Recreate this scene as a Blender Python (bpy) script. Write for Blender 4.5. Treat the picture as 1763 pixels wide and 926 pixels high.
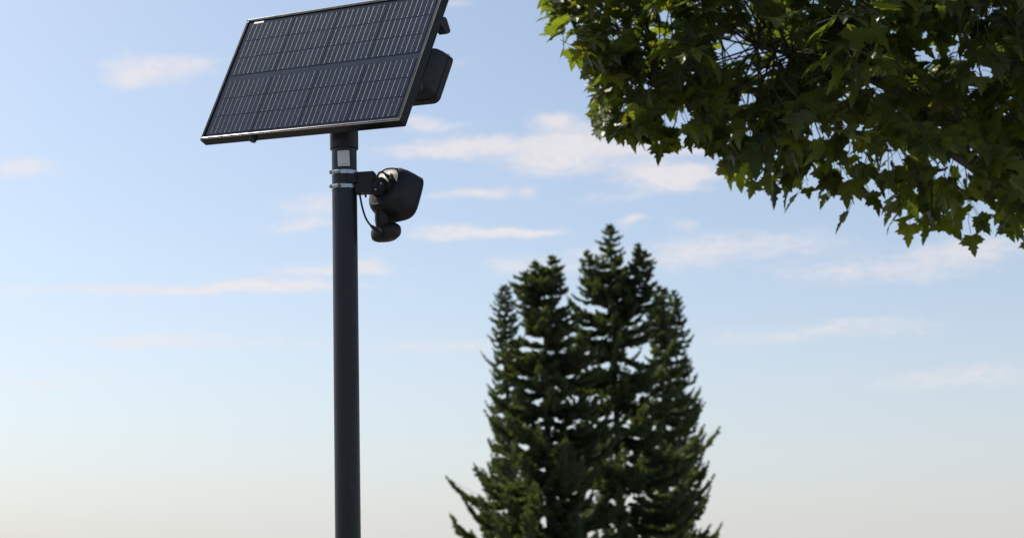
import bpy, bmesh, math, random
import numpy as np
from mathutils import Vector, Matrix

for o in list(bpy.data.objects):
    bpy.data.objects.remove(o)
scene = bpy.context.scene
R = math.radians
COL = scene.collection

# ------------------------------------------------------------------ camera
FPX, PX, PY = 3000.0, 600.0, 463.0          # focal length and optical axis in photo pixels
PITCH = math.atan((975.0 - PY) / FPX)
ROLL = R(0.58)
CAM = Vector((0, 0, 1.6))
_f = Vector((0, math.cos(PITCH), math.sin(PITCH)))
_u0 = Vector((0, -math.sin(PITCH), math.cos(PITCH)))
_r0 = Vector((1, 0, 0))
CU = _u0 * math.cos(ROLL) + _r0 * math.sin(ROLL)
CR = _r0 * math.cos(ROLL) - _u0 * math.sin(ROLL)
CF = _f
cd = bpy.data.cameras.new('camera')
cam = bpy.data.objects.new('camera', cd)
COL.objects.link(cam)
m = Matrix((CR, CU, -CF)).transposed().to_4x4()
m.translation = CAM
cam.matrix_world = m
cd.sensor_width = 36.0
cd.lens = FPX / 1763.0 * 36.0
cd.shift_x = (881.5 - PX) / 1763.0
cd.shift_y = 0.0
cd.clip_start = 0.1
cd.clip_end = 6000
cd.dof.use_dof = True
cd.dof.focus_distance = 5.95
cd.dof.aperture_fstop = 4.9
scene.camera = cam


def at(px, py, d):
    """the point seen at a photo pixel, d metres along the optical axis"""
    return CAM + d * (CF + CR * ((px - PX) / FPX) - CU * ((py - PY) / FPX))


def cv(x, y, z):
    """camera-frame vector (right, down, forward) in the world"""
    return CR * x - CU * y + CF * z


# ------------------------------------------------------------------ sky, sun, exposure
SUN_AZ, SUN_EL = R(-45), R(50)              # azimuth from +Y, negative to the left
SUN = Vector((math.cos(SUN_EL) * math.sin(SUN_AZ), math.cos(SUN_EL) * math.cos(SUN_AZ), math.sin(SUN_EL)))
world = bpy.data.worlds.new('World')
scene.world = world
world.use_nodes = True
world.cycles.sampling_method = 'MANUAL'
world.cycles.sample_map_resolution = 256
wn, wl = world.node_tree.nodes, world.node_tree.links
wn.clear()


class NG:
    """small helper for math node chains"""
    def __init__(self, tree):
        self.n, self.l = tree.nodes, tree.links

    def put(self, sock, v):
        if isinstance(v, (int, float)):
            sock.default_value = v
        elif isinstance(v, (tuple, list)):
            sock.default_value = v
        else:
            self.l.new(v, sock)

    def m(self, op, a, b=None, c=None, clamp=False):
        k = self.n.new('ShaderNodeMath')
        k.operation = op
        k.use_clamp = clamp
        for i, v in enumerate((a, b, c)):
            if v is not None:
                self.put(k.inputs[i], v)
        return k.outputs[0]

    def noise(self, vec, scale, detail=4, rough=0.5, dim='3D'):
        k = self.n.new('ShaderNodeTexNoise')
        k.noise_dimensions = dim
        if vec is not None:
            self.l.new(vec, k.inputs['Vector'])
        k.inputs['Scale'].default_value = scale
        k.inputs['Detail'].default_value = detail
        k.inputs['Roughness'].default_value = rough
        return k.outputs['Fac']

    def smooth(self, v, a, b, lo=0.0, hi=1.0):
        k = self.n.new('ShaderNodeMapRange')
        k.interpolation_type = 'SMOOTHSTEP'
        self.put(k.inputs['Value'], v)
        k.inputs['From Min'].default_value = a
        k.inputs['From Max'].default_value = b
        k.inputs['To Min'].default_value = lo
        k.inputs['To Max'].default_value = hi
        return k.outputs['Result']

    def comb(self, x, y, z):
        k = self.n.new('ShaderNodeCombineXYZ')
        for i, v in enumerate((x, y, z)):
            self.put(k.inputs[i], v)
        return k.outputs[0]

    def mix(self, fac, a, b, mode='MIX'):
        k = self.n.new('ShaderNodeMix')
        k.data_type = 'RGBA'
        k.blend_type = mode
        self.put(k.inputs[0], fac)
        self.put(k.inputs[6], a)
        self.put(k.inputs[7], b)
        return k.outputs[2]


g = NG(world.node_tree)
sky = wn.new('ShaderNodeTexSky')
sky.sky_type = 'NISHITA'
sky.sun_disc = False
sky.sun_elevation = SUN_EL
sky.sun_rotation = SUN_AZ
sky.altitude = 100
sky.air_density = 0.68
sky.dust_density = 2.1
sky.ozone_density = 1.6
tc = wn.new('ShaderNodeTexCoord')
sep = wn.new('ShaderNodeSeparateXYZ')
wl.new(tc.outputs['Generated'], sep.inputs[0])
X, Y, Z = sep.outputs
az = g.m('ARCTAN2', X, Y)
el = g.m('ARCSINE', Z)
azs = g.m('MULTIPLY', az, 40.0)
els = g.m('MULTIPLY', el, 40.0)
cvec = g.comb(azs, els, 0.0)                  # sky coordinates, 40 units per radian
svec = g.comb(g.m('MULTIPLY', az, 40.0), g.m('MULTIPLY', el, 110.0), 3.0)
w1 = g.noise(svec, 0.55, 3, 0.55)
w2 = g.noise(g.comb(azs, g.m('MULTIPLY', el, 90.0), 17.0), 0.5, 3, 0.55)
wf = g.noise(svec, 2.6, 8, 0.68)
uu = g.m('ADD', azs, g.m('MULTIPLY', g.m('SUBTRACT', w1, 0.5), 1.5))
vv = g.m('ADD', els, g.m('MULTIPLY', g.m('SUBTRACT', w2, 0.5), 0.7))
# cloud banks: photo position, half width, half height (photo pixels), density, slope
CLOUDS = [(265, 126, 78, 28, 0.72, -0.12), (330, 106, 62, 18, 0.6, -0.1), (222, 130, 38, 26, 0.55, 0),
          (20, 292, 75, 17, 1.0, 0), (250, 500, 380, 10, 0.7, 0.0), (420, 497, 150, 12, 0.6, 0),
          (540, 350, 75, 20, 0.8, 0), (520, 385, 60, 11, 0.85, 0), (560, 469, 100, 9, 0.8, 0),
          (650, 455, 45, 14, 0.7, 0), (735, 256, 95, 12, 0.85, 0), (840, 250, 110, 16, 0.62, 0), (715, 208, 40, 12, 0.7, 0),
          (960, 268, 120, 26, 0.78, 0), (1010, 228, 80, 26, 0.66, 0), (950, 203, 42, 14, 0.85, 0), (1185, 306, 50, 14, 0.8, 0), (1200, 262, 70, 12, 0.6, 0), (1100, 256, 110, 18, 0.5, 0),
          (935, 292, 80, 16, 0.7, 0), (1120, 303, 70, 17, 1.0, 0), (1170, 322, 60, 16, 0.9, 0), (765, 220, 50, 9, 0.8, 0),
          (843, 332, 48, 9, 1.0, 0), (755, 339, 48, 11, 0.65, 0), (928, 333, 20, 7, 0.75, 0), (850, 401, 90, 11, 1.1, 0),
          (905, 398, 50, 7, 0.6, 0), (745, 408, 45, 14, 0.6, 0), (1050, 346, 70, 10, 0.55, 0), (1078, 381, 34, 8, 0.95, 0),
          (1180, 390, 32, 8, 0.6, 0), (960, 462, 100, 20, 0.7, 0), (870, 455, 40, 14, 0.55, 0), (1165, 435, 80, 26, 0.6, 0),
          (790, 8, 40, 9, 0.7, 0), (790, 108, 36, 10, 0.5, 0), (1020, 425, 45, 12, 0.6, 0), (1030, 150, 36, 12, 0.5, 0),
          (1330, 420, 130, 22, 0.7, 0), (1540, 470, 170, 24, 0.75, 0), (1690, 430, 110, 16, 0.7, 0), (1400, 570, 200, 18, 0.7, 0),
          (300, 590, 280, 16, 0.6, 0), (780, 600, 180, 15, 0.6, 0), (90, 660, 160, 16, 0.6, 0), (1640, 650, 200, 18, 0.65, 0)]
acc = None
cuv = g.comb(uu, vv, 0.0)


def vm(op, *a):
    k_ = wn.new('ShaderNodeVectorMath')
    k_.operation = op
    for i_, v_ in enumerate(a):
        if isinstance(v_, tuple):
            k_.inputs[i_].default_value = v_
        else:
            wl.new(v_, k_.inputs[i_])
    return k_


for (cx, cy, ru, rv, am, sl) in CLOUDS:
    d = (at(cx, cy, 1.0) - CAM).normalized()
    a0, e0 = math.atan2(d.x, d.y) * 40, math.asin(d.z) * 40
    k = 40.0 / FPX * 1.3
    su, sv = 1 / (ru * k), 1 / (rv * k)
    p_ = vm('MULTIPLY_ADD', cuv, (su, sv, 0.0), (-a0 * su, -e0 * sv, 0.0)).outputs[0]
    q = vm('DOT_PRODUCT', p_, p_).outputs['Value']
    c = g.m('POWER', 0.2865, q)
    acc = g.m('MULTIPLY', c, am) if acc is None else g.m('MULTIPLY_ADD', c, am, acc)
# thin scattered cloud over the whole sky
gen = g.smooth(g.noise(g.comb(g.m('MULTIPLY', az, 9.0), g.m('MULTIPLY', el, 26.0), 5.0), 1.0, 5, 0.55), 0.52, 0.85, 0.0, 0.55)
acc = g.m('ADD', acc, gen)
acc = g.m('MULTIPLY_ADD', acc, 1.25, g.m('MULTIPLY', g.m('SUBTRACT', wf, 0.95), 1.35))
dens = g.smooth(acc, -0.40, 1.0)
wh = g.noise(g.comb(g.m('MULTIPLY', az, 40.0), g.m('MULTIPLY', el, 75.0), 9.0), 6.0, 6, 0.65)
dens = g.m('MULTIPLY', dens, g.m('MULTIPLY_ADD', wh, 0.75, 0.36))
# summer haze, thicker towards the horizon all the way round
veil = g.m('MULTIPLY_ADD', g.m('EXPONENT', g.m('MULTIPLY', g.m('MAXIMUM', el, 0.0), -7.5)), 0.75, 0.02)
tint = g.mix(1.0, sky.outputs[0], (0.985, 1.045, 1.0, 1), 'MULTIPLY')
hazy = g.mix(veil, tint, (5.2, 5.15, 5.2, 1))
sky_b = wn.new('ShaderNodeMix')
sky_b.data_type = 'RGBA'
wl.new(dens, sky_b.inputs[0])
wl.new(hazy, sky_b.inputs[6])
sky_b.inputs[7].default_value = (5.75, 5.3, 5.2, 1)
bg = wn.new('ShaderNodeBackground')
bg.inputs['Strength'].default_value = 0.118
wl.new(sky_b.outputs[2], bg.inputs['Color'])
wo = wn.new('ShaderNodeOutputWorld')
wl.new(bg.outputs[0], wo.inputs['Surface'])

sd = bpy.data.lights.new('sun', 'SUN')
sd.energy = 4.4
sd.angle = R(0.53)
sd.color = (1.0, 0.94, 0.84)
sun = bpy.data.objects.new('sun', sd)
COL.objects.link(sun)
sun.rotation_euler = (-SUN).to_track_quat('-Z', 'Y').to_euler()

vs = scene.view_settings
vs.view_transform = 'Standard'
vs.look = 'None'
vs.gamma = 1.0
vs.exposure = 0.40
vs.use_curve_mapping = False
scene.cycles.use_denoising = True
scene.cycles.max_bounces = 8
scene.cycles.transmission_bounces = 6

rnd = random.Random(11)

# ------------------------------------------------------------------ materials
MATS = {}


def mat(name, base, rough=0.5, metal=0.0, spec=0.5, vary=0.12, scale=20.0, bump=0.0, bscale=200.0, coat=0.0,
        dust=0.0, dustcol=(0.3, 0.28, 0.25, 1), rough_vary=0.0, stretch=None):
    if name in MATS:
        return MATS[name]
    mt = bpy.data.materials.new(name)
    mt.use_nodes = True
    nt = mt.node_tree
    q = NG(nt)
    b = nt.nodes['Principled BSDF']
    t = nt.nodes.new('ShaderNodeTexCoord').outputs['Object']
    if stretch:
        mp = nt.nodes.new('ShaderNodeMapping')
        mp.inputs['Scale'].default_value = stretch
        nt.links.new(t, mp.inputs['Vector'])
        t = mp.outputs[0]
    n = q.noise(t, scale, 6, 0.6)
    lo = tuple(c * (1 - vary) for c in base) + (1,)
    hi = tuple(min(1, c * (1 + vary)) for c in base) + (1,)
    col = q.mix(q.smooth(n, 0.3, 0.7), lo, hi)
    if dust:
        col = q.mix(q.smooth(q.noise(t, scale * 2.3, 8, 0.65), 0.55, 0.85, 0, dust), col, dustcol)
    nt.links.new(col, b.inputs['Base Color'])
    if rough_vary:
        nt.links.new(q.smooth(q.noise(t, scale * 1.7, 6, 0.6), 0.3, 0.7, rough - rough_vary, rough + rough_vary), b.inputs['Roughness'])
    else:
        b.inputs['Roughness'].default_value = rough
    b.inputs['Metallic'].default_value = metal
    b.inputs['Specular IOR Level'].default_value = spec
    b.inputs['Coat Weight'].default_value = coat
    b.inputs['Coat Roughness'].default_value = 0.08
    if bump:
        bp = nt.nodes.new('ShaderNodeBump')
        bp.inputs['Strength'].default_value = bump
        bp.inputs['Distance'].default_value = 0.002
        nt.links.new(q.noise(t, bscale, 3, 0.6), bp.inputs['Height'])
        nt.links.new(bp.outputs[0], b.inputs['Normal'])
    MATS[name] = mt
    return mt


PAINT = mat('black_powder_coat', (0.011, 0.0115, 0.015), 0.42, spec=0.45, bump=0.15, bscale=700, vary=0.15, rough_vary=0.06)
PAINT_POLE = mat('pole_coat', (0.011, 0.0115, 0.015), 0.40, spec=0.45, bump=0.2, bscale=600, vary=0.25, scale=9, rough_vary=0.1, dust=0.05,
                 dustcol=(0.16, 0.16, 0.17, 1), stretch=(1, 1, 0.07))
PLASTIC = mat('black_plastic', (0.016, 0.0150, 0.0155), 0.50, spec=0.38, bump=0.25, bscale=500, vary=0.2, rough_vary=0.08,
              dust=0.06, scale=30)
RUBBER = mat('cable_rubber', (0.012, 0.012, 0.013), 0.55)
ALU = mat('black_anodised_frame', (0.010, 0.010, 0.013), 0.24, spec=0.16, dust=0.03, scale=14, rough_vary=0.03)
LIP = mat('sunlit_frame_edge', (0.034, 0.032, 0.031), 0.6, metal=0.0, spec=0.25, dust=0.7, dustcol=(0.03, 0.03, 0.03, 1), scale=26)  # lighter than the frame: sunlight on the rim put into the colour
STEEL = mat('zinc_band', (0.48, 0.49, 0.52), 0.30, metal=1.0, vary=0.2, scale=60, dust=0.4, dustcol=(0.15, 0.15, 0.16, 1))
CELL = mat('silicon_cell', (0.0150, 0.0215, 0.043), 0.10, spec=0.28, vary=0.35, scale=5, dust=0.09, dustcol=(0.16, 0.15, 0.14, 1))
SHEET = mat('panel_backsheet', (0.022, 0.033, 0.058), 0.12, spec=0.28, vary=0.1, scale=7, dust=0.03)
BUS = mat('busbar_silver', (0.20, 0.225, 0.27), 0.42, metal=0.35, vary=0.25, scale=45)
STICKER = mat('sticker_paper', (0.74, 0.74, 0.74), 0.55, vary=0.06, dust=0.1)
PRINT = mat('sticker_print', (0.20, 0.20, 0.20), 0.6)
WHITE = mat('white_label', (0.72, 0.72, 0.70), 0.5)
LENS = mat('lens_glass', (0.03, 0.03, 0.035), 0.05, spec=0.8, coat=0.8)
SCREW = mat('bolt_steel', (0.25, 0.25, 0.26), 0.35, metal=0.9)

# ------------------------------------------------------------------ object helpers


def link(name, me, material=None, parent=None, smooth=False):
    o = bpy.data.objects.new(name, me)
    COL.objects.link(o)
    if material is not None and not me.materials:
        me.materials.append(material)
    if smooth:
        for p in me.polygons:
            p.use_smooth = True
    if parent is not None:
        o.parent = parent
    return o


def bm_obj(name, bm, material, parent=None, smooth=False, bevel=0.0, seg=2):
    bmesh.ops.recalc_face_normals(bm, faces=bm.faces)
    if bevel:
        es = [e for e in bm.edges if len(e.link_faces) == 2 and e.calc_face_angle(0) > 0.5]
        bmesh.ops.bevel(bm, geom=es, offset=bevel, segments=seg, affect='EDGES', profile=0.6)
    me = bpy.data.meshes.new(name)
    bm.to_mesh(me)
    bm.free()
    o = link(name, me, material, parent, smooth)
    if smooth:
        me.set_sharp_from_angle(angle=R(38))
    return o


def empty(name, loc, label, cat, group=None):
    o = bpy.data.objects.new(name, None)
    COL.objects.link(o)
    o.location = loc
    o.empty_display_size = 0.1
    tag(o, label, cat, group)
    INV[o.name] = Matrix.Translation(-Vector(loc))
    return o


INV = {}


def tag(o, label, cat, group=None):
    o['label'] = label
    o['category'] = cat
    if group:
        o['group'] = group


def child(o, parent):
    """parent an object whose mesh is in world space to an empty that is only translated"""
    o.parent = parent
    p = parent
    off = Vector((0, 0, 0))
    while p is not None and p.parent is not None:
        p = p.parent
    if p.type == 'EMPTY' and o.parent == p:
        o.matrix_parent_inverse = INV[p.name]
    return o


def box(bm, o, ax, ay, az, x0, x1, y0, y1, z0, z1):
    vs_ = [bm.verts.new(o + ax * x + ay * y + az * z) for z in (z0, z1) for y in (y0, y1) for x in (x0, x1)]
    for f in ((0, 1, 3, 2), (4, 6, 7, 5), (0, 4, 5, 1), (2, 3, 7, 6), (0, 2, 6, 4), (1, 5, 7, 3)):
        bm.faces.new([vs_[i] for i in f])


def rings(bm, loops, cap=True, close=True):
    """loft a list of vertex loops"""
    L = [[bm.verts.new(p) for p in lp] for lp in loops]
    n = len(L[0])
    for a, b in zip(L, L[1:]):
        for i in range(n):
            j = (i + 1) % n
            bm.faces.new((a[i], a[j], b[j], b[i]))
    if cap:
        bm.faces.new(L[0][::-1])
        bm.faces.new(L[-1])


def frame_of(d):
    d = d.normalized()
    h = Vector((0, 0, 1)) if abs(d.z) < 0.9 else Vector((1, 0, 0))
    a = d.cross(h).normalized()
    return a, a.cross(d).normalized()


def cyl(bm, p, q, r0, r1=None, n=20, cap=True):
    r1 = r0 if r1 is None else r1
    a, b = frame_of(q - p)
    rings(bm, [[c + (a * math.cos(t) + b * math.sin(t)) * r for t in (2 * math.pi * i / n for i in range(n))]
               for c, r in ((p, r0), (q, r1))], cap)


def tube(bm, pts, radii, n=8):
    loops = []
    a = None
    for i, p in enumerate(pts):
        d = (pts[min(i + 1, len(pts) - 1)] - pts[max(i - 1, 0)]).normalized()
        if a is None:
            a, b = frame_of(d)
        else:
            a = (a - d * a.dot(d)).normalized()
            b = a.cross(d)
        r = radii[i] if isinstance(radii, (list, tuple)) else radii
        loops.append([p + (a * math.cos(t) + b * math.sin(t)) * r for t in (2 * math.pi * k / n for k in range(n))])
    rings(bm, loops)


def spline(cps, n=8):
    """Catmull-Rom through the control points"""
    P = [cps[0] * 2 - cps[1]] + list(cps) + [cps[-1] * 2 - cps[-2]]
    out = []
    for i in range(1, len(P) - 2):
        for k in range(n):
            t = k / n
            p0, p1, p2, p3 = P[i - 1:i + 3]
            out.append(0.5 * ((2 * p1) + (p2 - p0) * t + (2 * p0 - 5 * p1 + 4 * p2 - p3) * t * t + (3 * p1 - p0 - 3 * p2 + p3) * t ** 3))
    out.append(cps[-1].copy())
    return out


def superloop(c, e1, e2, rx, ry, p=4.0, n=36):
    out = []
    for i in range(n):
        t = 2 * math.pi * i / n
        cs, sn = math.cos(t), math.sin(t)
        k = (abs(cs) ** p + abs(sn) ** p) ** (-1 / p)
        out.append(c + e1 * (rx * cs * k) + e2 * (ry * sn * k))
    return out


# ------------------------------------------------------------------ ground and far wood
def ground_material():
    mt = bpy.data.materials.new('dry_gravel_ground')
    mt.use_nodes = True
    nt = mt.node_tree
    q = NG(nt)
    b = nt.nodes['Principled BSDF']
    t = nt.nodes.new('ShaderNodeTexCoord').outputs['Object']
    a = q.mix(q.smooth(q.noise(t, 0.05, 6, 0.6), 0.35, 0.65), (0.10, 0.095, 0.085, 1), (0.15, 0.14, 0.125, 1))
    c = q.mix(q.smooth(q.noise(t, 2.0, 8, 0.7), 0.4, 0.7), a, (0.12, 0.112, 0.095, 1))
    nt.links.new(c, b.inputs['Base Color'])
    b.inputs['Roughness'].default_value = 0.9
    return mt


bm = bmesh.new()
N = 40
gv = {}
for i in range(N + 1):
    for j in range(N + 1):
        x, y = (i / N * 2 - 1), (j / N * 2 - 1)
        x, y = math.copysign(abs(x) ** 2.4, x) * 3000, math.copysign(abs(y) ** 2.4, y) * 3000
        gv[i, j] = bm.verts.new((x, y, 0.0))
for i in range(N):
    for j in range(N):
        bm.faces.new((gv[i, j], gv[i + 1, j], gv[i + 1, j + 1], gv[i, j + 1]))
ground = bm_obj('ground', bm, ground_material())
ground['kind'] = 'structure'


def foliage_material(name, dark, light, yellow=None, trans=0.25, rnd_src='island', rough=0.5, spec=0.4):
    mt = bpy.data.materials.new(name)
    mt.use_nodes = True
    nt = mt.node_tree
    q = NG(nt)
    b = nt.nodes['Principled BSDF']
    if rnd_src == 'island':
        rv = nt.nodes.new('ShaderNodeNewGeometry').outputs['Random Per Island']
    else:
        rv = nt.nodes.new('ShaderNodeObjectInfo').outputs['Random']
    col = q.mix(rv, dark + (1,), light + (1,))
    if yellow:
        t = nt.nodes.new('ShaderNodeTexCoord').outputs['Object']
        k = q.smooth(q.m('FRACT', q.m('MULTIPLY', rv, 7.31)), 0.92, 1.0, 0, 0.6)
        k = q.m('MULTIPLY', k, q.smooth(q.noise(t, 14, 3), 0.4, 0.62))
        col = q.mix(k, col, yellow + (1,))
    if rnd_src == 'object':                     # pale ribs running out to the lobes
        sp_ = nt.nodes.new('ShaderNodeSeparateXYZ')
        nt.links.new(nt.nodes.new('ShaderNodeTexCoord').outputs['Object'], sp_.inputs[0])
        ax_ = q.m('ABSOLUTE', sp_.outputs[0])
        rib = ax_
        for (dx_, dy_) in ((0.88, 0.47), (0.99, 0.12)):
            rib = q.m('MINIMUM', rib, q.m('ABSOLUTE', q.m('SUBTRACT', q.m('MULTIPLY', ax_, dy_), q.m('MULTIPLY', sp_.outputs[1], dx_))))
        col = q.mix(q.smooth(rib, 0.006, 0.022, 0.45, 0.0), col, (0.16, 0.17, 0.06, 1))
    nt.links.new(col, b.inputs['Base Color'])
    b.inputs['Roughness'].default_value = rough
    b.inputs['Specular IOR Level'].default_value = spec
    tr = nt.nodes.new('ShaderNodeBsdfTranslucent')
    nt.links.new(q.mix(1.0, col, (2.1, 2.1, 0.5, 1), 'MULTIPLY'), tr.inputs['Color'])
    mx = nt.nodes.new('ShaderNodeMixShader')
    mx.inputs[0].default_value = trans
    nt.links.new(b.outputs[0], mx.inputs[1])
    nt.links.new(tr.outputs[0], mx.inputs[2])
    nt.links.new(mx.outputs[0], nt.nodes['Material Output'].inputs['Surface'])
    return mt


BARK = mat('bark', (0.075, 0.06, 0.045), 0.9, vary=0.4, scale=6, bump=0.8, bscale=25)
NEEDLES = foliage_material('conifer_needles', (0.052, 0.076, 0.052), (0.108, 0.132, 0.074), trans=0.3, rough=0.6, spec=0.25)


def quads_mesh(name, verts, faces, material):
    me = bpy.data.meshes.new(name)
    me.from_pydata(verts, [], faces)
    me.materials.append(material)
    return me


# ------------------------------------------------------------------ conifers
def conifer(px, py, dist, profile, label, seed, leaders=(), lean=0.0, density=1.0, tuft=1.0, droop=0.06):
    """profile: (metres below the top, crown radius) pairs; leaders: (dx, top drop, length) extra spires"""
    r = np.random.default_rng(seed)
    top = at(px, py, dist)
    H = top.z
    base = Vector((top.x + lean, top.y, 0))
    root = empty('conifer_tree', base, label, 'conifer', 'conifers beyond the pole')
    bm = bmesh.new()
    pts = [base, base.lerp(top, 0.5), base.lerp(top, 0.85), top]
    tube(bm, pts, [0.20, 0.13, 0.055, 0.012], 8)
    child(bm_obj('trunk', bm, BARK, smooth=True), root)
    V, F = [], []
    bV = bmesh.new()

    def rad(d):
        for (d0, r0), (d1, r1) in zip(profile, profile[1:]):
            if d <= d1:
                return r0 + (r1 - r0) * (d - d0) / (d1 - d0)
        return profile[-1][1]

    tufts = []

    def tuft_at(p, d, L, w):
        """a twig of needles: two crossed slim blades (built in one go below)"""
        tufts.append((p[0], p[1], p[2], d[0], d[1], d[2], L, w))

    def spire(tp, axis_fn, length, scale):
        d = 0.0
        tpn = np.array(tp)
        for k in range(14):
            tuft_at(axis_fn(0.0 + r.random() * 0.35 * scale), np.array([r.normal() * .35, r.normal() * .35, 1.0]), 0.20 * tuft, 0.035 * tuft)
        while d < length:
            R_ = rad(d) * scale
            nb = int(r.integers(7, 10)) if R_ > 0.2 else int(r.integers(5, 7))
            th0 = r.uniform(0, 6.28)
            lob = r.uniform(0, 6.28)
            for i in range(nb):
                if r.random() < 0.10:
                    continue
                th = th0 + 6.283 * i / nb + r.normal() * 0.25
                irr = min(1.0, d / 4)
                L = R_ * (r.uniform(0.74 - 0.2 * irr, 1.12 + 0.1 * irr) if r.random() < 0.8 else r.uniform(0.35, 0.7))
                L *= 1 + 0.16 * math.cos(th - lob)
                o = axis_fn(d + r.normal() * 0.05)
                h = np.array([math.cos(th), math.sin(th), 0.0])
                dr = droop + 0.22 * min(1, d / 5) + r.normal() * 0.07 * irr + 0.14 * max(0, min(1, (d - 3) / 6))
                n = max(3, int(L / 0.085 * density))
                side = np.array([-h[1], h[0], 0])
                path = []
                for j in range(n + 1):
                    s = j / n
                    z = -dr * L * s * 1.6 + dr * L * 1.9 * s * s * s + 0.22 * L * s * (1 - min(1, d / 9))
                    path.append(o + h * L * s + np.array([0, 0, z]))
                if L > 0.45 and d < 9:
                    tube(bV, [Vector(path[0]), Vector(path[n // 2]), Vector(path[-1])], [0.018, 0.011, 0.004], 4)
                for j in range(max(1, int(n * 0.15)), n + 1):
                    s = j / n
                    p = path[j]
                    fw_ = path[min(j + 1, n)] - path[max(j - 1, 0)]
                    fw_ = fw_ / (np.linalg.norm(fw_) + 1e-9)
                    wl_ = (0.12 + 0.30 * L * (1 - s) ** 0.8 * (0.5 + s)) * tuft
                    for sgn in (-1, 1):
                        if r.random() < 0.12:
                            continue
                        dirv = fw_ * 0.8 + side * sgn * r.uniform(0.5, 1.0) + np.array([0, 0, r.normal() * 0.22 + 0.06])
                        ll = min(0.55, wl_) * r.uniform(0.7, 1.2)
                        tuft_at(p, dirv, ll, 0.06 * tuft + ll * 0.13)
                        if ll > 0.26:
                            q = p + dirv / np.linalg.norm(dirv) * ll * 0.5
                            tuft_at(q, dirv + side * sgn * 0.8 + np.array([0, 0, r.normal() * .3]), ll * 0.55, 0.05 * tuft)
                            tuft_at(q, dirv - side * sgn * 0.7 + np.array([0, 0, r.normal() * .3]), ll * 0.5, 0.05 * tuft)
                    tuft_at(p, fw_ + np.array([0, 0, 0.35 + r.normal() * 0.15]), 0.17 * tuft, 0.035 * tuft)
            d += r.uniform(0.15, 0.24) * (1 + d * 0.13) * (1.0 if d < 2.5 else r.uniform(0.6, 1.7))

    tn, bn = np.array(top), np.array(base)
    ax = (bn - tn) / np.linalg.norm(bn - tn)
    spire(tn, lambda d: tn + ax * max(d, 0), H * 0.93, 1.0)
    for (dx, drop, length, sc) in leaders:
        lt = tn + np.array([dx, r.normal() * 0.3, -drop])
        foot = tn + ax * (drop + length * 0.9)
        av = (foot - lt) / np.linalg.norm(foot - lt)
        # rises steeply, then bends in to the trunk
        def axf(d, lt=lt, foot=foot, length=length):
            s = min(1.0, max(d, 0) / length)
            p = lt + (foot - lt) * np.array([s ** 2.2, s ** 2.2, s])
            return p
        tube(bV, [Vector(axf(length * s)) for s in (0, .25, .5, .75, 1)], [0.012, 0.03, 0.045, 0.06, 0.07], 5)
        spire(lt, axf, length * 0.8, sc)
    bo = child(bm_obj('branches', bV, BARK), root)
    bo['kind'] = 'stuff'
    T = np.array(tufts)
    P, D, LL, WW = T[:, :3], T[:, 3:6], T[:, 6:7], T[:, 7:8]
    D = D / (np.linalg.norm(D, axis=1, keepdims=True) + 1e-9)
    S = np.cross(D, np.array([0, 0, 1.0]) + r.normal(size=D.shape) * 0.3)
    S /= np.linalg.norm(S, axis=1, keepdims=True) + 1e-9
    U = np.cross(S, D) * 0.8
    blades = [np.stack([P, P + D * LL * 0.45 + q * WW, P + D * LL, P + D * LL * 0.45 - q * WW], 1) for q in (S, U)]
    V = np.concatenate(blades).reshape(-1, 3)
    F = np.arange(len(V)).reshape(-1, 4)
    child(link('crown', quads_mesh('crown', V.tolist(), F.tolist(), NEEDLES)), root)
    return root


conifer(1050, 390, 72, [(0, 0.06), (0.35, 0.30), (0.65, 0.48), (1.2, 0.45), (1.7, 0.85), (2.3, 1.20), (3.4, 1.6), (5, 2.1), (9, 3.3), (16, 4.6)],
        'tallest dark conifer with a narrow spire above broad shoulders, right of the pole', 3,
        leaders=((-0.96, 1.06, 2.9, 0.85), (1.33, 1.16, 3.4, 1.0), (1.03, 0.93, 2.2, 0.55)), droop=0.08)
conifer(935, 463, 66, [(0, 0.10), (0.2, 0.36), (0.4, 0.74), (0.7, 1.0), (1.1, 1.05), (1.7, 1.12), (2.6, 1.3), (4, 1.8), (8, 2.9), (14, 3.9)],
        'broad blunt conifer with two short tips, left of the tallest conifer', 6, leaders=((0.33, -0.35, 1.5, 0.5), (-0.28, -0.20, 1.4, 0.5)), tuft=1.1, droop=0.02)
conifer(869, 494, 90, [(0, 0.10), (0.5, 0.45), (1.2, 0.6), (3, 0.85), (6, 1.2), (13, 2.0)],
        'leftmost conifer of the group, its low tip nearest the pole', 7, droop=0.16)
conifer(1134, 496, 94, [(0, 0.08), (0.3, 0.40), (0.9, 0.5), (3, 0.9), (6, 1.3), (13, 2.0)],
        'small conifer tip just right of the tallest conifer', 8, tuft=1.2)
conifer(1160, 503, 104, [(0, 0.08), (0.4, 0.40), (1.0, 0.55), (3, 0.9), (6, 1.3), (13, 2.0)],
        'rightmost small conifer, its tip barely rising beside its neighbour', 9, tuft=1.1, droop=0.12)

# ------------------------------------------------------------------ pole
POLE_D = 5.98
pc = at(592.6, 262, POLE_D)
PR = 43.0 / 2 * POLE_D / FPX
pole_xy = Vector((pc.x, pc.y, 0))
UP = Vector((0, 0, 1))


def on_pole(py):
    """height on the pole axis seen at photo row py"""
    lo, hi = 0.0, 6.0
    for _ in range(50):
        mid = (lo + hi) / 2
        v = Vector((pc.x, pc.y, mid)) - CAM
        y = PY - FPX * v.dot(CU) / v.dot(CF)
        if y > py:
            lo = mid
        else:
            hi = mid
    return lo


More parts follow.
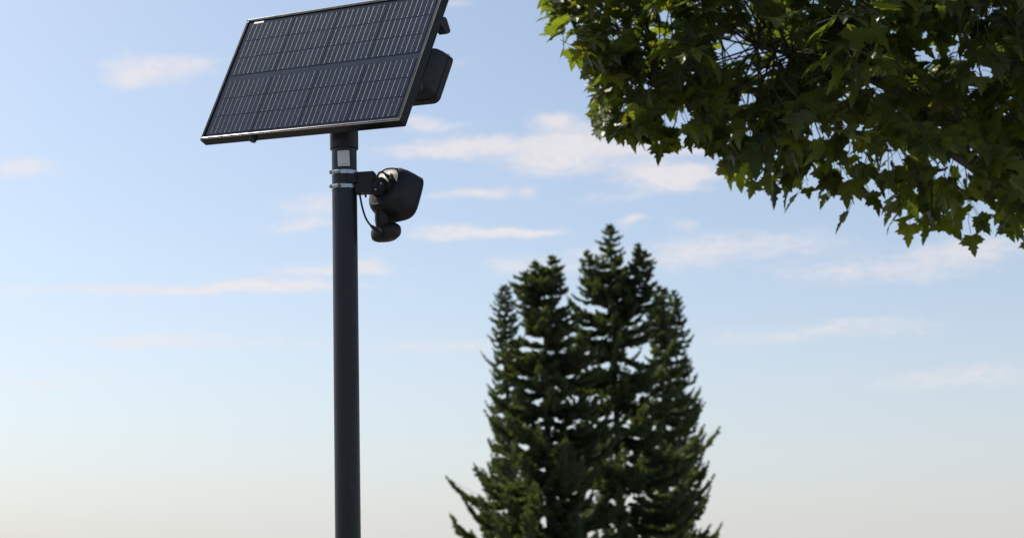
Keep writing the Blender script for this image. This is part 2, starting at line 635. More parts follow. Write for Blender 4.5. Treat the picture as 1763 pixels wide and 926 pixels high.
pole = empty('camera_pole', pole_xy, 'tall black round metal pole carrying the solar panel and floodlight', 'pole')
z_top = on_pole(150)
bm = bmesh.new()
cyl(bm, pole_xy + UP * 0.012, pole_xy + UP * (on_pole(258) + 0.05), PR, n=48)
child(bm_obj('shaft', bm, PAINT_POLE, smooth=True), pole)
bm = bmesh.new()
zs = on_pole(257.5)
n = 48
for prof in ([(PR + 0.0012, zs), (PR + 0.0052, zs), (PR + 0.0060, zs + 0.001), (PR + 0.0060, z_top), (0.004, z_top + 0.002)],):
    rings(bm, [[pole_xy + Vector((math.cos(2 * math.pi * i / n) * r_, math.sin(2 * math.pi * i / n) * r_, z)) for i in range(n)] for r_, z in prof])
slv = child(bm_obj('sleeve', bm, PAINT, smooth=True), pole)
bm = bmesh.new()
box(bm, pole_xy, Vector((1, 0, 0)), Vector((0, 1, 0)), UP, -.11, .11, -.11, .11, 0.0, 0.012)
child(bm_obj('base_plate', bm, PAINT, bevel=0.003), pole)
for sx, sy in ((-1, -1), (1, -1), (-1, 1), (1, 1)):
    bm = bmesh.new()
    c = pole_xy + Vector((sx * .085, sy * .085, 0.012))
    cyl(bm, c, c + UP * 0.012, 0.011, n=6)
    cyl(bm, c + UP * 0.012, c + UP * 0.03, 0.006, n=10)
    child(bm_obj('anchor_bolt', bm, SCREW), pole)
# ------------------------------------------------------------------ solar panel
W_, H_ = 0.907, 0.531
TH = 0.035
EA = cv(0.772, -0.023, -0.635).normalized()
EB0 = cv(0.299, -0.868, 0.396)
EB = (EB0 - EA * EB0.dot(EA)).normalized()
EN = EA.cross(EB).normalized()                 # out of the glass
BL = at(344, 241.5, 6.245)
panel = empty('solar_panel', BL + EA * W_ * 0.5 - EN * TH, 'tilted black framed solar panel with silver cell lines on top of the pole', 'solar panel')


def pbox(name, u0, u1, v0, v1, n0, n1, material, bevel=0.0, parent=None):
    bm = bmesh.new()
    box(bm, BL, EA, EB, EN, u0, u1, v0, v1, n0, n1)
    return child(bm_obj(name, bm, material, bevel=bevel), parent or panel)


LW = 0.011
pbox('frame_rail', 0, W_, 0, LW, -TH, 0, ALU, 0.0012)
pbox('frame_rail', 0, W_, H_ - LW, H_, -TH, 0, ALU, 0.0012)
pbox('frame_rail', 0, LW, LW + .0003, H_ - LW - .0003, -TH, 0, ALU, 0.0012)
pbox('frame_rail', W_ - LW, W_, LW + .0003, H_ - LW - .0003, -TH, 0, ALU, 0.0012)
# lighter strips painting the sunlit rim along the outer arris of the rails
pbox('sunlit_edge', 0.002, W_ - .002, 0.0010, 0.0036, 0.0001, 0.0009, LIP)
pbox('sunlit_edge', W_ - .0032, W_ - .0010, 0.006, H_ - .002, 0.0001, 0.0009, LIP)
pbox('backsheet', LW + .0002, W_ - LW - .0002, LW + .0002, H_ - LW - .0002, -0.010, -0.0045, SHEET)
U0, U1, V0, V1 = 0.0235, W_ - 0.0225, 0.0225, H_ - 0.0225
MID = 0.024
cw = (U1 - U0) / 4
ch = (V1 - V0 - MID) / 6
bmc = bmesh.new()
box(bmc, Vector((0, 0, 0)), EA, EB, EN, 0.0012, cw - 0.0012, 0.0008, ch - 0.0008, -0.0005, 0.0008)
bmesh.ops.recalc_face_normals(bmc, faces=bmc.faces)
cell_me = bpy.data.meshes.new('cell')
bmc.to_mesh(cell_me)
cell_me.materials.append(CELL)
bus_mes = []
for k in range(4):
    bmb = bmesh.new()
    rb = random.Random(40 + k)
    for i in range(9):
        u = cw * (i + 0.62) / (9 + 0.24)
        hw = 0.0005 * rb.uniform(0.85, 1.15)
        e0, e1 = rb.uniform(0.0015, 0.004), rb.uniform(0.0015, 0.004)
        box(bmb, Vector((0, 0, 0)), EA, EB, EN, u - hw, u + hw, e0, ch - e1, 0.0009, 0.0013)
        if rb.random() < 0.35:
            box(bmb, Vector((0, 0, 0)), EA, EB, EN, u - hw * 1.8, u + hw * 1.8, e0 - .0005, e0 + .003, 0.0009, 0.0014)
    bmesh.ops.recalc_face_normals(bmb, faces=bmb.faces)
    me = bpy.data.meshes.new('busbars')
    bmb.to_mesh(me)
    me.materials.append(BUS)
    bus_mes.append(me)
pinv = INV[panel.name]
for c_ in range(4):
    for r_ in range(6):
        v = V0 + r_ * ch + (MID if r_ >= 3 else 0)
        loc = BL + EA * (U0 + c_ * cw) + EB * v - EN * 0.0038
        o = bpy.data.objects.new('cell', cell_me)
        COL.objects.link(o)
        o.parent = panel
        o.matrix_parent_inverse = pinv
        o.location = loc
        b_ = bpy.data.objects.new('busbars', bus_mes[rnd.randrange(4)])
        COL.objects.link(b_)
        b_.parent = o
lab = pbox('maker_label', 0.040, 0.088, H_ - 0.024, H_ - 0.0155, -0.0027, -0.0019, WHITE)
lab['label'] = 'small white label in the upper left corner'
# stiffening bars and a tilt bracket behind the glass
pbox('back_sheet_rear', LW + .0003, W_ - LW - .0003, LW + .0003, H_ - LW - .0003, -0.0135, -0.0105, WHITE)
for v in (0.17, 0.425):
    pbox('cross_bar', 0.0, W_, v - .015, v + .015, -TH - 0.022, -TH - 0.0005, PAINT, 0.002)
# wing bolts that hold the bars
for (u, v, nn) in ((0.245, -0.003, -0.020),):
    bm = bmesh.new()
    c = BL + EA * u + EN * nn
    cyl(bm, c + EB * 0.004, c - EB * 0.012, 0.016, 0.012, n=18)
    child(bm_obj('drain_knob', bm, PAINT, smooth=True), panel)
bm = bmesh.new()
kc = BL + EA * (W_ + 0.0005) + EB * 0.425 - EN * (TH + 0.011)
q = [(-.016, -.013), (.0, -.024), (.010, -.022), (.044, .000), (.046, .008), (.036, .021), (.018, .020), (-.016, .016)]
loops = [[kc + EA * s + EB * (-y) * 1.0 - EN * x for x, y in q] for s in (-0.035, 0.0)]
rings(bm, loops)
child(bm_obj('bar_end_clamp', bm, PLASTIC, bevel=0.002), panel)
# tilt bracket between pole sleeve and bars
mc = Vector((pole_xy.x, pole_xy.y, on_pole(165)))
un = (mc - BL).dot(EA)
vn = (mc - BL).dot(EB)
dn = -(mc - BL).dot(EN)
bm = bmesh.new()
for s in (-0.05, 0.042):
    box(bm, BL + EA * un + EB * vn, EA, EB, EN, s, s + .008, -0.05, 0.21, -dn + 0.0, -TH - 0.0225)
box(bm, BL + EA * un + EB * vn, EA, EB, EN, -0.06, 0.06, -0.055, 0.215, -TH - 0.027, -TH - 0.0223)
child(bm_obj('tilt_bracket', bm, PAINT, bevel=0.001), panel)

# battery box hung on the back of the panel
NB = 0.145


def plane_uv(px, py, nb):
    d = at(px, py, 1.0) - CAM
    o = BL - EN * nb
    t = (o - CAM).dot(EN) / d.dot(EN)
    p = CAM + d * t - o
    return p.dot(EA), p.dot(EB)


(uA, vA), (uB, vB) = plane_uv(779.5, 103, NB), plane_uv(758, 180, NB)
uR = (uA + uB) / 2 + 0.004
bbox_root = empty('battery_box', BL + EA * (uR - .15) + EB * vB - EN * TH, 'black rounded equipment box fixed behind the right side of the solar panel', 'equipment box')
uL, vLo, vHi = uR - 0.25, vB, vA + 0.004
bm = bmesh.new()
pr = [(TH + 0.0008, 0.0), (TH + 0.02, -0.004), (NB - .012, -0.001), (NB, 0.010)]


def rrect(u0, u1, v0, v1, rr, nn, n=6):
    out = []
    for (cu, cvv, t0) in ((u1 - rr, v1 - rr, 0), (u0 + rr, v1 - rr, 90), (u0 + rr, v0 + rr, 180), (u1 - rr, v0 + rr, 270)):
        for i in range(n + 1):
            t = R(t0 + 90 * i / n)
            out.append(BL + EA * (cu + rr * math.cos(t)) + EB * (cvv + rr * math.sin(t)) - EN * nn)
    return out


rings(bm, [rrect(uL + i, uR - i, vLo + i, vHi + 0.003 - 0.024 * max(0.0, 1 - (nn - TH) / 0.09) - i, 0.022, nn) for nn, i in
           ((TH + 0.0008, 0.010), (TH + 0.025, 0.002), (NB - 0.056, 0.0), (NB - 0.006, 0.0), (NB, 0.005))])
child(bm_obj('housing', bm, PLASTIC, smooth=True), bbox_root)
bm = bmesh.new()
rings(bm, [rrect(uL - i, uR + i, vLo - i, vHi + i, 0.023, nn) for nn, i in ((NB - 0.034, -0.0007), (NB - 0.033, 0.0022), (NB - 0.029, 0.0022), (NB - 0.028, 0.0003))])
child(bm_obj('lid_seam', bm, PLASTIC, smooth=True), bbox_root)
bm = bmesh.new()
rings(bm, [rrect(uL + .03, uR - .03, vLo + .03, vHi - .03, 0.012, nn) for nn in (NB + .0004, NB + 0.003)])
child(bm_obj('rear_cover', bm, PLASTIC, smooth=True), bbox_root)
for (u, v) in ((uL + .018, vLo + .018), (uR - .018, vLo + .018), (uL + .018, vHi - .018), (uR - .018, vHi - .018)):
    bm = bmesh.new()
    c = BL + EA * u + EB * v - EN * NB
    cyl(bm, c - EN * .0002, c - EN * 0.003, 0.005, n=10)
    child(bm_obj('cover_screw', bm, SCREW), bbox_root)

# ------------------------------------------------------------------ sticker on the pole (code left out)
st_z0, st_z1 = on_pole(291), on_pole(264.5)
to_cam = (CAM - pole_xy)
ang0 = math.atan2(to_cam.y, to_cam.x)
bm = bmesh.new()


def pole_pt(x, z, r_):
    """x metres to the right across the pole front, height z"""
    t = ang0 + x / PR
    return Vector((pole_xy.x + math.cos(t) * r_, pole_xy.y + math.sin(t) * r_, z))


def sticker_patch(bm, x0, x1, z0, z1, r_, skew=0.0, nx=8):
    rows = []
    for z, dz in ((z0, 0), (z1, 1)):
        rows.append([(bm.verts.new(pole_pt(x0 + (x1 - x0) * i / nx - skew * dz, z + 0.0012 * (i / nx), r_)),
                      bm.verts.new(pole_pt(x0 + (x1 - x0) * i / nx - skew * dz, z + 0.0012 * (i / nx), r_ - 0.0004))) for i in range(nx + 1)])
    A, B = rows
    for i in range(nx):
        bm.faces.new((A[i][0], A[i + 1][0], B[i + 1][0], B[i][0]))
        bm.faces.new((A[i][1], B[i][1], B[i + 1][1], A[i + 1][1]))
        bm.faces.new((A[i][0], A[i][1], A[i + 1][1], A[i + 1][0]))
        bm.faces.new((B[i][0], B[i + 1][0], B[i + 1][1], B[i][1]))
    for k in (0, nx):
        bm.faces.new((A[k][0], B[k][0], B[k][1], A[k][1]))


sk = empty('pole_sticker', pole_pt(-.002, st_z0, PR), 'small pale grey rectangular sticker on the pole above the steel bands', 'sticker')
sticker_patch(bm, -0.0225, 0.0195, st_z0, st_z1, PR + 0.0006, 0.002)
child(bm_obj('paper', bm, STICKER), sk)
hh = st_z1 - st_z0
for (x0, x1, f0, f1) in ((-0.008, 0.009, 0.115, 0.145), (-0.010, -0.004, 0.885, 0.905)):
    bm = bmesh.new()
    sticker_patch(bm, x0, x1, st_z0 + hh * f0, st_z0 + hh * f1, PR + 0.0011)
    child(bm_obj('printed_line', bm, PRINT), sk)

# ------------------------------------------------------------------ steel bands
for k, (py, lb) in enumerate(((299.7, 'upper shiny steel hose clamp band around the black pole, just below the sticker'),
                              (323.8, 'lower shiny steel hose clamp band around the black pole, under the other band'))):
    zc = on_pole(py)
    hc = empty('hose_clamp', Vector((pole_xy.x, pole_xy.y, zc)), lb, 'hose clamp', 'steel bands on the pole')
    bm = bmesh.new()
    hb = 0.0068
    rings(bm, [[pole_xy + Vector((math.cos(2 * math.pi * i / 48) * r_, math.sin(2 * math.pi * i / 48) * r_, zc + z)) for i in range(48)]
               for r_, z in ((PR + .0003, -hb), (PR + .0016, -hb), (PR + .0016, hb), (PR + .0003, hb), (PR + .0003, -hb))], cap=False)
    child(bm_obj('band', bm, STEEL, smooth=True), hc)
    # overlapping band tail on the right front
    bm = bmesh.new()
    rings(bm, [[pole_xy + Vector((math.cos(ang0 + t) * r_, math.sin(ang0 + t) * r_, zc + z)) for (r_, z) in
                ((PR + .0018, -hb * .92), (PR + .0032, -hb * .92), (PR + .0032, hb * .92), (PR + .0018, hb * .92))]
               for t in [0.0 + 1.35 * i / 12 for i in range(13)]])
    child(bm_obj('band_tail', bm, STEEL), hc)
    # worm screw housing at the left
    t = ang0 - 0.72
    nrm = Vector((math.cos(t), math.sin(t), 0))
    tng = Vector((-math.sin(t), math.cos(t), 0))
    o = pole_xy + UP * zc + nrm * (PR + .0018)
    bm = bmesh.new()
    box(bm, o, tng, UP, nrm, -.010, .012, -.0074, .0074, 0, .006)
    child(bm_obj('screw_housing', bm, STEEL, bevel=0.0015), hc)
    bm = bmesh.new()
    cyl(bm, o + nrm * .006 - tng * .012, o + nrm * .006 + tng * .020, .0048, n=12)
    cyl(bm, o + nrm * .006 - tng * .019, o + nrm * .006 - tng * .0122, .0072, n=6)
    child(bm_obj('worm_screw', bm, STEEL), hc)

# ------------------------------------------------------------------ floodlight with motion sensor
yaw, down = R(48), R(20)
AH = Vector((math.sin(yaw), math.cos(yaw), 0))
AX = AH * math.cos(down) - UP * math.sin(down)
E1 = Vector((math.cos(yaw), -math.sin(yaw), 0))
E2 = E1.cross(AX).normalized()
if E2.z < 0:
    E2 = -E2
LD = 5.95
RC = at(660, 321.5, LD)
lamp = empty('security_floodlight', at(612, 318, LD), 'black floodlight with a motion sensor below, clamped to the pole on an arm', 'floodlight')
bm = bmesh.new()
prof = [(-0.004, 0.050, 0.052, 2.8), (0.000, 0.060, 0.062, 3.0), (0.0, 0.063, 0.066, 3.0), (0.006, 0.0695, 0.073, 3.0), (0.018, 0.0755, 0.079, 3.2),
        (0.040, 0.0800, 0.0820, 3.6), (0.075, 0.0820, 0.0835, 4.0), (0.092, 0.0822, 0.0835, 4.2), (0.093, 0.0840, 0.0852, 4.2), (0.101, 0.0840, 0.0852, 4.2), (0.104, 0.082, 0.083, 4.2), (0.104, 0.074, 0.077, 3.4), (0.098, 0.073, 0.076, 3.4)]
rings(bm, [superloop(RC + AX * s, E1, E2, rx, ry, p, 48) for s, rx, ry, p in prof])
child(bm_obj('housing', bm, PLASTIC, smooth=True), lamp)
bm = bmesh.new()
rings(bm, [superloop(RC + AX * s, E1, E2, .0725, .0755, 3.4, 48) for s in (0.0985, 0.1005)])
child(bm_obj('lens', bm, LENS), lamp)
# raised rear cover, flat-topped, with its own rim
bm = bmesh.new()
rc2 = RC + E1 * 0.004 + E2 * 0.012
rings(bm, [superloop(rc2 + AX * s, E1, E2, rx, ry, 3.4, 40) for s, rx, ry in ((-0.0035, .040, .034), (-0.012, .038, .032), (-0.014, .035, .029))])
child(bm_obj('rear_cover', bm, PLASTIC, smooth=True), lamp)
# arm: clamp saddle, block, hinge knuckle and fork
bm = bmesh.new()
zA0, zA1 = on_pole(337), on_pole(297)
rad_out = PR + 0.022
loops = []
rt = math.atan2(-0.35, 1.0)
seg = []
for i in range(17):
    t = rt + R(-62) + R(124) * i / 16
    seg.append(t)
L0 = [Vector((pole_xy.x + math.cos(t) * (PR + .0045), pole_xy.y + math.sin(t) * (PR + .0045), 0)) for t in seg]
L1 = [Vector((pole_xy.x + math.cos(t) * (PR + .016), pole_xy.y + math.sin(t) * (PR + .016), 0)) for t in reversed(seg)]
poly = L0 + L1
zb = on_pole(318.5), on_pole(306)
rings(bm, [[p + UP * z for p in poly] for z in (on_pole(319.5), on_pole(304.5))])
child(bm_obj('clamp_saddle', bm, PLASTIC), lamp)
armo = at(613, 316, LD)
ARM = (RC - AX * 0.03 - armo)
ARM.z = 0
ARM.normalize()
ARMN = UP.cross(ARM).normalized()
bm = bmesh.new()
box(bm, armo, ARM, ARMN, UP, 0.000, 0.066, -0.022, 0.022, -0.038, 0.036)
child(bm_obj('arm_block', bm, PLASTIC, bevel=0.004), lamp)
bm = bmesh.new()
kn = RC - AX * 0.030 - E2 * 0.012
cyl(bm, kn - E1 * 0.030, kn + E1 * 0.030, 0.025, n=28)
child(bm_obj('hinge_knuckle', bm, PLASTIC, bevel=0.003, smooth=True), lamp)
bm = bmesh.new()
box(bm, kn, E1, E2, AX, -0.022, 0.022, -0.028, 0.022, -0.004, 0.029)
child(bm_obj('hinge_fork', bm, PLASTIC, bevel=0.003), lamp)
bm = bmesh.new()
mid_ = armo + ARM * 0.055
box(bm, mid_, ARM, ARMN, UP, 0.0, (kn - mid_).dot(ARM), -0.018, 0.018, -0.036, 0.028)
child(bm_obj('arm_link', bm, PLASTIC, bevel=0.004), lamp)
for (px, py, rr) in ((656, 316, .0045), (646.5, 326, .0042), (641.5, 338.5, .006), (672, 306, 0.003)):
    p = at(px, py, LD - 0.062)
    bm = bmesh.new()
    cyl(bm, p, p + CF * 0.02, rr, n=10)
    child(bm_obj('bolt', bm, SCREW, smooth=True), lamp)
bm = bmesh.new()
p = at(629.5, 336, LD)
cyl(bm, p, p - UP * 0.008, 0.0035, n=8)
child(bm_obj('bolt', bm, PLASTIC), lamp)
# lamp cable: a loop over the arm into a gland on the rear cover
cpt = lambda px, py, dd: at(px, py, LD - dd)
bm = bmesh.new()
tube(bm, spline([cpt(654, 311, .045), cpt(650.5, 306, .055), cpt(652, 298.5, .058), cpt(658, 296.5, .056), cpt(664, 300, .05), cpt(671, 306, .042), cpt(681, 316, .018)], 7), 0.0034, 8)
child(bm_obj('cable', bm, RUBBER, smooth=True), lamp)
bm = bmesh.new()
tube(bm, [cpt(663, 300, .052), cpt(668, 304, .048), cpt(673, 308, .042), cpt(681, 315, .022)], [.0045, .0068, .0068, .0042], 12)
child(bm_obj('cable_gland', bm, PLASTIC, smooth=True), lamp)
bm = bmesh.new()
tube(bm, spline([cpt(655, 297, .052), cpt(664, 291.5, .045), cpt(676, 290, .02), cpt(686, 292, .004)], 6), 0.0024, 6)
child(bm_obj('cable', bm, RUBBER, smooth=True), lamp)
# neck and sensor
bm = bmesh.new()
nk = [at(658, 357, LD + .02), at(658, 366, LD + .012), at(658.5, 380, LD + .008), at(659, 397, LD + .010)]
tube(bm, nk, [0.0255, 0.0255, 0.0262, 0.022], 24)
child(bm_obj('neck', bm, PLASTIC, smooth=True), lamp)
sc_ = at(655.5, 400, LD)
sdn = R(10)
SA = AH * math.cos(sdn) - UP * math.sin(sdn) * -0.3
SA.normalize()
S2 = E1.cross(SA).normalized()
if S2.z < 0:
    S2 = -S2
bm = bmesh.new()
rings(bm, [superloop(sc_ + SA * s + S2 * o2, E1, S2, rx, ry, 2.6, 36) for s, rx, ry, o2 in
           ((-0.014, .022, .012, -.002), (-0.010, .038, .021, -.003), (-0.001, .049, .030, -.001), (0.012, .053, .0325, .0), (0.040, .0515, .0330, 0.003), (0.053, .046, .027, 0.005), (0.057, .036, .020, 0.005))])
child(bm_obj('motion_sensor', bm, PLASTIC, smooth=True), lamp)
bm = bmesh.new()
rings(bm, [superloop(sc_ + SA * s + S2 * -.001, E1, S2, rx, ry, 2.2, 24) for s, rx, ry in ((0.0555, .032, .016), (0.066, .024, .013), (0.069, .012, .007))])
child(bm_obj('sensor_lens', bm, LENS, smooth=True), lamp)
# sensor cable
bm = bmesh.new()
tube(bm, spline([cpt(619, 333, .020), cpt(620.5, 341, .030), cpt(624, 358, .040), cpt(630, 376, .046), cpt(638.5, 388.5, .050), cpt(645, 393, .044)], 7), 0.0034, 8)
child(bm_obj('cable', bm, RUBBER, smooth=True), lamp)
bm = bmesh.new()
tube(bm, [cpt(638, 387.8, .050), cpt(641, 390.5, .049), cpt(650, 396.5, .043), cpt(656, 400.5, .034)], [.0036, .0062, .0082, .0085], 12)
child(bm_obj('cable_gland', bm, PLASTIC, smooth=True), lamp)
bm = bmesh.new()
tube(bm, [cpt(648, 391.5, .047), cpt(653, 394, .046), cpt(657, 398, .042)], [.002, .003, .0018], 8)
child(bm_obj('bolt', bm, SCREW, smooth=True), lamp)

# ------------------------------------------------------------------ maple
LEAF_ISL = foliage_material('maple_leaf', (0.024, 0.040, 0.014), (0.105, 0.128, 0.030), (0.22, 0.14, 0.02), trans=0.58, rough=0.38, spec=0.5)
LEAF_OBJ = foliage_material('maple_leaf_single', (0.024, 0.040, 0.014), (0.105, 0.128, 0.030), (0.22, 0.14, 0.02), trans=0.58, rnd_src='object', rough=0.38, spec=0.5)
MBARK = mat('maple_bark', (0.10, 0.085, 0.07), 0.9, vary=0.4, scale=5, bump=0.9, bscale=18)
# half outline of a pointed five-lobed leaf, from the stalk to the tip (x across, y along), unit width about 1
HALF = [(0.0, 0.0), (0.13, -0.07), (0.30, -0.10), (0.27, 0.02), (0.40, 0.05), (0.38, 0.13), (0.56, 0.30), (0.43, 0.33), (0.42, 0.42),
        (0.26, 0.42), (0.155, 0.47), (0.23, 0.62), (0.13, 0.66), (0.12, 0.76), (0.0, 1.0)]


def leaf_geo(seed):
    r = random.Random(seed)
    vs_, fs_ = [], []
    fold = r.uniform(0.05, 0.35)
    curl = r.uniform(-0.15, 0.75)
    wave = r.uniform(-0.1, 0.1)

    def pt(x, y):
        x *= r.uniform(0.94, 1.06)
        z = abs(x) * fold - curl * y * y * 0.55 - 0.5 * curl * x * x + wave * math.sin(5 * x + 3 * y)
        return (x, y, z)
    # midrib
    rib = [pt(0, 0.0), pt(0, 0.12), pt(0, 0.33), pt(0, 0.55), pt(0, 1.0)]
    vs_ += rib
    for s in (1, -1):
        i0 = len(vs_)
        pts = HALF[1:-1]
        for (x, y) in pts:
            vs_.append(pt(s * x, y))
        fan = [0, 1, 1, 1, 1, 2, 2, 2, 2, 2, 3, 3, 3]
        for k in range(len(pts) - 1):
            c, c2 = fan[k], fan[k + 1]
            tri = (c, i0 + k, i0 + k + 1)
            fs_.append(tri if s > 0 else tri[::-1])
            if c2 != c:
                tri = (c, i0 + k + 1, c2)
                fs_.append(tri if s > 0 else tri[::-1])
        tri = (0, 0, 0)
        fs_.append((3, i0 + len(pts) - 1, 4) if s > 0 else (4, i0 + len(pts) - 1, 3))
    # stalk
    i0 = len(vs_)
    L = r.uniform(0.6, 0.9)
    for (y, w, z) in ((0.0, 0.012, 0.0), (-L, 0.012, 0.22)):
        vs_ += [(-w, y, z), (w, y, z), (0, y, z + 0.02)]
    for k in range(3):
        j = (k + 1) % 3
        fs_.append((i0 + k, i0 + j, i0 + 3 + j, i0 + 3 + k))
    return np.array(vs_), fs_


LEAVES = [leaf_geo(s) for s in range(12)]
leaf_mes = []
for v_, f_ in LEAVES:
    me = bpy.data.meshes.new('leaf')
    me.from_pydata([tuple(p) for p in v_], [], f_)
    me.materials.append(LEAF_OBJ)
    leaf_mes.append(me)

MD = 10.4
mb = at(1905, 880, MD)
mbase = Vector((mb.x, mb.y, 0))
maple = empty('maple_tree', mbase, 'leafy green maple branch crown hanging into the upper right corner', 'tree')
r = np.random.default_rng(21)
trunk_pts = [mbase + Vector((0, 0, -0.05)), mbase + Vector((0.02, 0, 0.35)), mbase + Vector((-.03, .02, 1.8)), mbase + Vector((0.04, .05, 3.4)), mbase + Vector((0.0, .1, 5.6)), mbase + Vector((-.05, .1, 7.9))]
bm = bmesh.new()
tube(bm, spline(trunk_pts, 5), [0.24 - 0.20 * i / 25 for i in range(26)], 14)
child(bm_obj('trunk', bm, MBARK, smooth=True), maple)

# foliage clusters: twig tips.  (position, size factor)
clusters = []
EDGE = [(938, 12, 10.2), (946, 34, 10.5), (950, 58, 10.0), (962, 74, 10.3), (978, 84, 10.1), (1000, 74, 10.6), (1012, 90, 10.0), (1032, 112, 10.3),
        (1048, 128, 10.1), (1026, 157, 9.9), (1046, 152, 10.4), (1034, 186, 10.1), (1050, 176, 10.5), (1038, 214, 9.9), (1056, 222, 9.8), (1066, 205, 10.5),
        (1082, 180, 10.1), (1092, 214, 10.3), (1106, 234, 9.9), (1128, 226, 10.2), (1138, 244, 10.0), (1152, 226, 10.5), (1162, 190, 10.2), (1190, 226, 10.1),
        (1204, 244, 10.3), (1080, 140, 10.0), (1110, 150, 9.7), (1140, 160, 10.0), (960, 20, 10.8), (985, 50, 10.0), (1100, 190, 9.8),
        (1240, 256, 10.1), (1275, 262, 10.4), (1310, 288, 10.0), (1355, 290, 10.5), (1392, 312, 10.1), (1440, 318, 10.4), (1480, 338, 10.0), (1530, 336, 10.5),
        (1570, 360, 10.1), (1620, 358, 10.4), (1668, 376, 10.0), (1715, 370, 10.5), (1765, 388, 10.1), (1230, 220, 10.0), (1290, 240, 10.2), (1450, 290, 9.9)]
for (px, py, d) in EDGE:
    k_ = 1.0 if px < 1220 else 0.0
    clusters.append((at(px + 3 * k_, py - 5 * k_, d), 1.0, 11 if k_ else 9))
BX = [925, 945, 975, 1035, 1060, 1140, 1200, 1310, 1480, 1765, 1900, 2300, 2900]
BY = [-10, 60, 75, 110, 190, 215, 220, 265, 315, 365, 380, 330, 40]


def edge_y(px):
    return float(np.interp(px, BX, BY))


k = 0
while k < 215:
    px = r.uniform(940, 1790)
    py = r.uniform(-120, 370)
    if py > edge_y(px) - 22:
        continue
    hd = float(np.interp(px, [930, 1050, 1250, 1500], [0.3, 0.5, 0.9, 1.2]))
    clusters.append((at(px, py, 10.3 + r.uniform(-hd, hd)), 1.0, 11))
    k += 1
# the rest of the crown, outside the frame
k = 0
cc = mbase + Vector((0.0, 0.2, 6.1))
while k < 170:
    v = Vector((r.normal(), r.normal(), r.normal())).normalized() * (r.random() ** 0.33)
    p = cc + Vector((v.x * 3.5, v.y * 2.9, v.z * 2.5))
    w = p - CAM
    dd = w.dot(CF)
    qx, qy = PX + FPX * w.dot(CR) / dd, PY - FPX * w.dot(CU) / dd
    if qx < 1790 and qy > -60:
        continue
    if qx < 925 - (qy + 10) * -0.25 and qy > -300:
        continue
    if qy > edge_y(qx):
        continue
    clusters.append((p, 1.15, 13))
    k += 1

# limbs reach towards clusters; twigs run from the nearest limb point
limb_nodes = []
for (ex, ey, ez, z0) in ((-2.9, -0.2, 0.1, 2.9), (-2.2, 0.3, 1.4, 3.4), (-1.2, -1.6, 0.8, 3.0), (0.6, -2.2, 1.0, 3.2), (2.4, -0.6, 0.8, 3.1), (1.6, 1.8, 1.0, 3.5),
                        (-1.4, 1.9, 1.2, 3.6), (-1.0, 0.2, 2.6, 4.4), (1.0, -.4, 2.4, 4.6), (-2.4, -0.9, 0.25, 2.8), (-2.4, 0.9, 0.6, 3.1)):
    z0 += 0.55
    p0 = mbase + Vector((0, 0.05, z0))
    p3 = mbase + Vector((ex * 0.9, ey, z0 + 0.9 + ez))
    p1 = p0.lerp(p3, 0.3) + Vector((0, 0, 0.35))
    p2 = p0.lerp(p3, 0.68) + Vector((r.normal() * .1, r.normal() * .1, 0.30))
    sp = spline([p0, p1, p2, p3], 6)
    bm = bmesh.new()
    tube(bm, sp, [0.075 - 0.065 * i / (len(sp) - 1) for i in range(len(sp))], 8)
    child(bm_obj('limb', bm, MBARK, smooth=True), maple)
    limb_nodes += sp[5:]
LN = np.array([list(p) for p in limb_nodes])
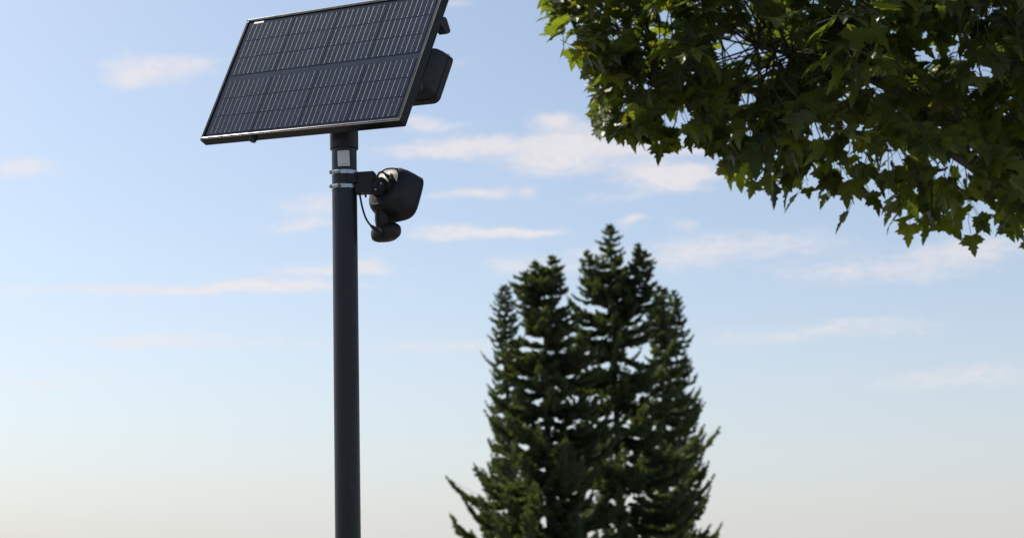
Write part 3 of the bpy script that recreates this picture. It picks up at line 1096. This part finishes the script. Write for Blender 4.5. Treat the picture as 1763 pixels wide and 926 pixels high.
# openings in the crown where the sky shows through
GAPS = [(983, 64, 8), (1126, 118, 8), (1118, 152, 10), (1072, 190, 9), (1165, 212, 12), (1192, 200, 6), (1060, 60, 5), (1150, 40, 5), (1290, 180, 10),
        (1400, 240, 12), (1550, 280, 12), (1340, 100, 8), (1500, 150, 9), (1650, 300, 12), (1250, 90, 6), (1600, 90, 8)]
twig = bmesh.new()
inst = []                                     # (variant, 4x4, in-view score)
sun_n = np.array(SUN)
for (tip, sc, nl) in clusters:
    tp = np.array(tip)
    dist = np.linalg.norm(LN - tp, axis=1)
    src = LN[int(np.argmin(dist + r.random(len(dist)) * 0.7))]
    out = tp - src
    L = np.linalg.norm(out)
    out = out / (L + 1e-9)
    midp = src + (tp - src) * 0.55 + np.array([0, 0, 0.06 + 0.05 * L]) + r.normal(size=3) * 0.10
    path = spline([Vector(src), Vector(midp), Vector(tp)], 4)
    tube(twig, path, [0.0062 - 0.0045 * i / (len(path) - 1) for i in range(len(path))], 4)
    for i in range(nl):
        s = 1 - 0.42 * (i // 2) / max(1, nl // 2) * min(1.0, 0.55 / max(L, 0.3)) - (0.02 if i % 2 else 0)
        q = s * (len(path) - 1)
        a0 = int(min(q, len(path) - 2))
        node = np.array(path[a0].lerp(path[a0 + 1], q - a0))
        for attempt in range(4):               # leaf tips keep to the ragged outline of the crown
            th = r.uniform(0, 6.283)
            side = np.array([math.cos(th), math.sin(th), 0.0])
            d = out * 0.45 + side * 0.9 + np.array([0, 0, -r.uniform(0.15, 1.15)])
            d /= np.linalg.norm(d)
            size = r.uniform(0.105, 0.185) * sc * (0.8 if i < 2 else 1.0) * (1 - 0.05 * attempt)
            pos = node + d * size * 0.75 - np.array([0, 0, 0.01])
            bad = False
            for kk in (0.0, 0.5, 1.0):
                w = Vector(pos + d * size * kk) - CAM
                dd = w.dot(CF)
                qx, qy = PX + FPX * w.dot(CR) / dd, PY - FPX * w.dot(CU) / dd
                if -20 < qy < 480 and qx < 1260:
                    bad |= qx + 7 < np.interp(qy, [-20, 0, 20, 50, 80, 100, 120, 138, 148, 160, 175, 195, 215, 240, 252, 262, 275],
                                          [926, 930, 933, 940, 957, 984, 1018, 1026, 1004, 1010, 1034, 1018, 1014, 1036, 1090, 1140, 1250])
            if not bad:
                break
        w = Vector(pos + d * size * 0.5) - CAM
        dd = w.dot(CF)
        hx, hy = PX + FPX * w.dot(CR) / dd, PY - FPX * w.dot(CU) / dd
        if any(math.hypot(hx - a_, hy - b_) < c_ + 17 for a_, b_, c_ in GAPS) and r.random() < 0.92:
            continue
        if bad and r.random() < 0.8:
            continue
        nrm = np.array([0, 0, 1.0]) + sun_n * 0.5 + r.normal(size=3) * 0.45 + side * 0.35
        x = np.cross(d, nrm)
        x /= np.linalg.norm(x) + 1e-9
        z = np.cross(x, d)
        M = np.eye(4)
        M[:3, 0], M[:3, 1], M[:3, 2] = x * size * r.uniform(1.0, 1.18), d * size, z * size
        M[:3, 3] = pos
        vis = (-40 < qy < 480 and 900 < qx < 1790)
        score = dd + (0 if vis else 100) + (0.9 if qx > 1215 else 0)
        inst.append((int(r.integers(0, len(LEAVES))), M, score))
tb = bm_obj('twigs', twig, mat('twig_bark', (0.045, 0.038, 0.028), 0.9, vary=0.4, scale=6))
tb['kind'] = 'stuff'
child(tb, maple)
inst.sort(key=lambda t: t[2])
for (vi, M, s) in inst[:300]:
    o = bpy.data.objects.new('leaf', leaf_mes[vi])
    COL.objects.link(o)
    o.parent = maple
    o.matrix_parent_inverse = INV[maple.name]
    o.matrix_basis = Matrix(M.tolist())
AV, AF = [], []
off = 0
for (vi, M, s) in inst[300:]:
    v_, f_ = LEAVES[vi]
    AV.append(v_ @ M[:3, :3].T + M[:3, 3])
    AF += [tuple(i + off for i in f) for f in f_]
    off += len(v_)
AV = np.concatenate(AV)
me = bpy.data.meshes.new('crown')
me.from_pydata(AV.tolist(), [], AF)
me.materials.append(LEAF_ISL)
cr = link('crown', me)
cr['kind'] = 'stuff'
child(cr, maple)
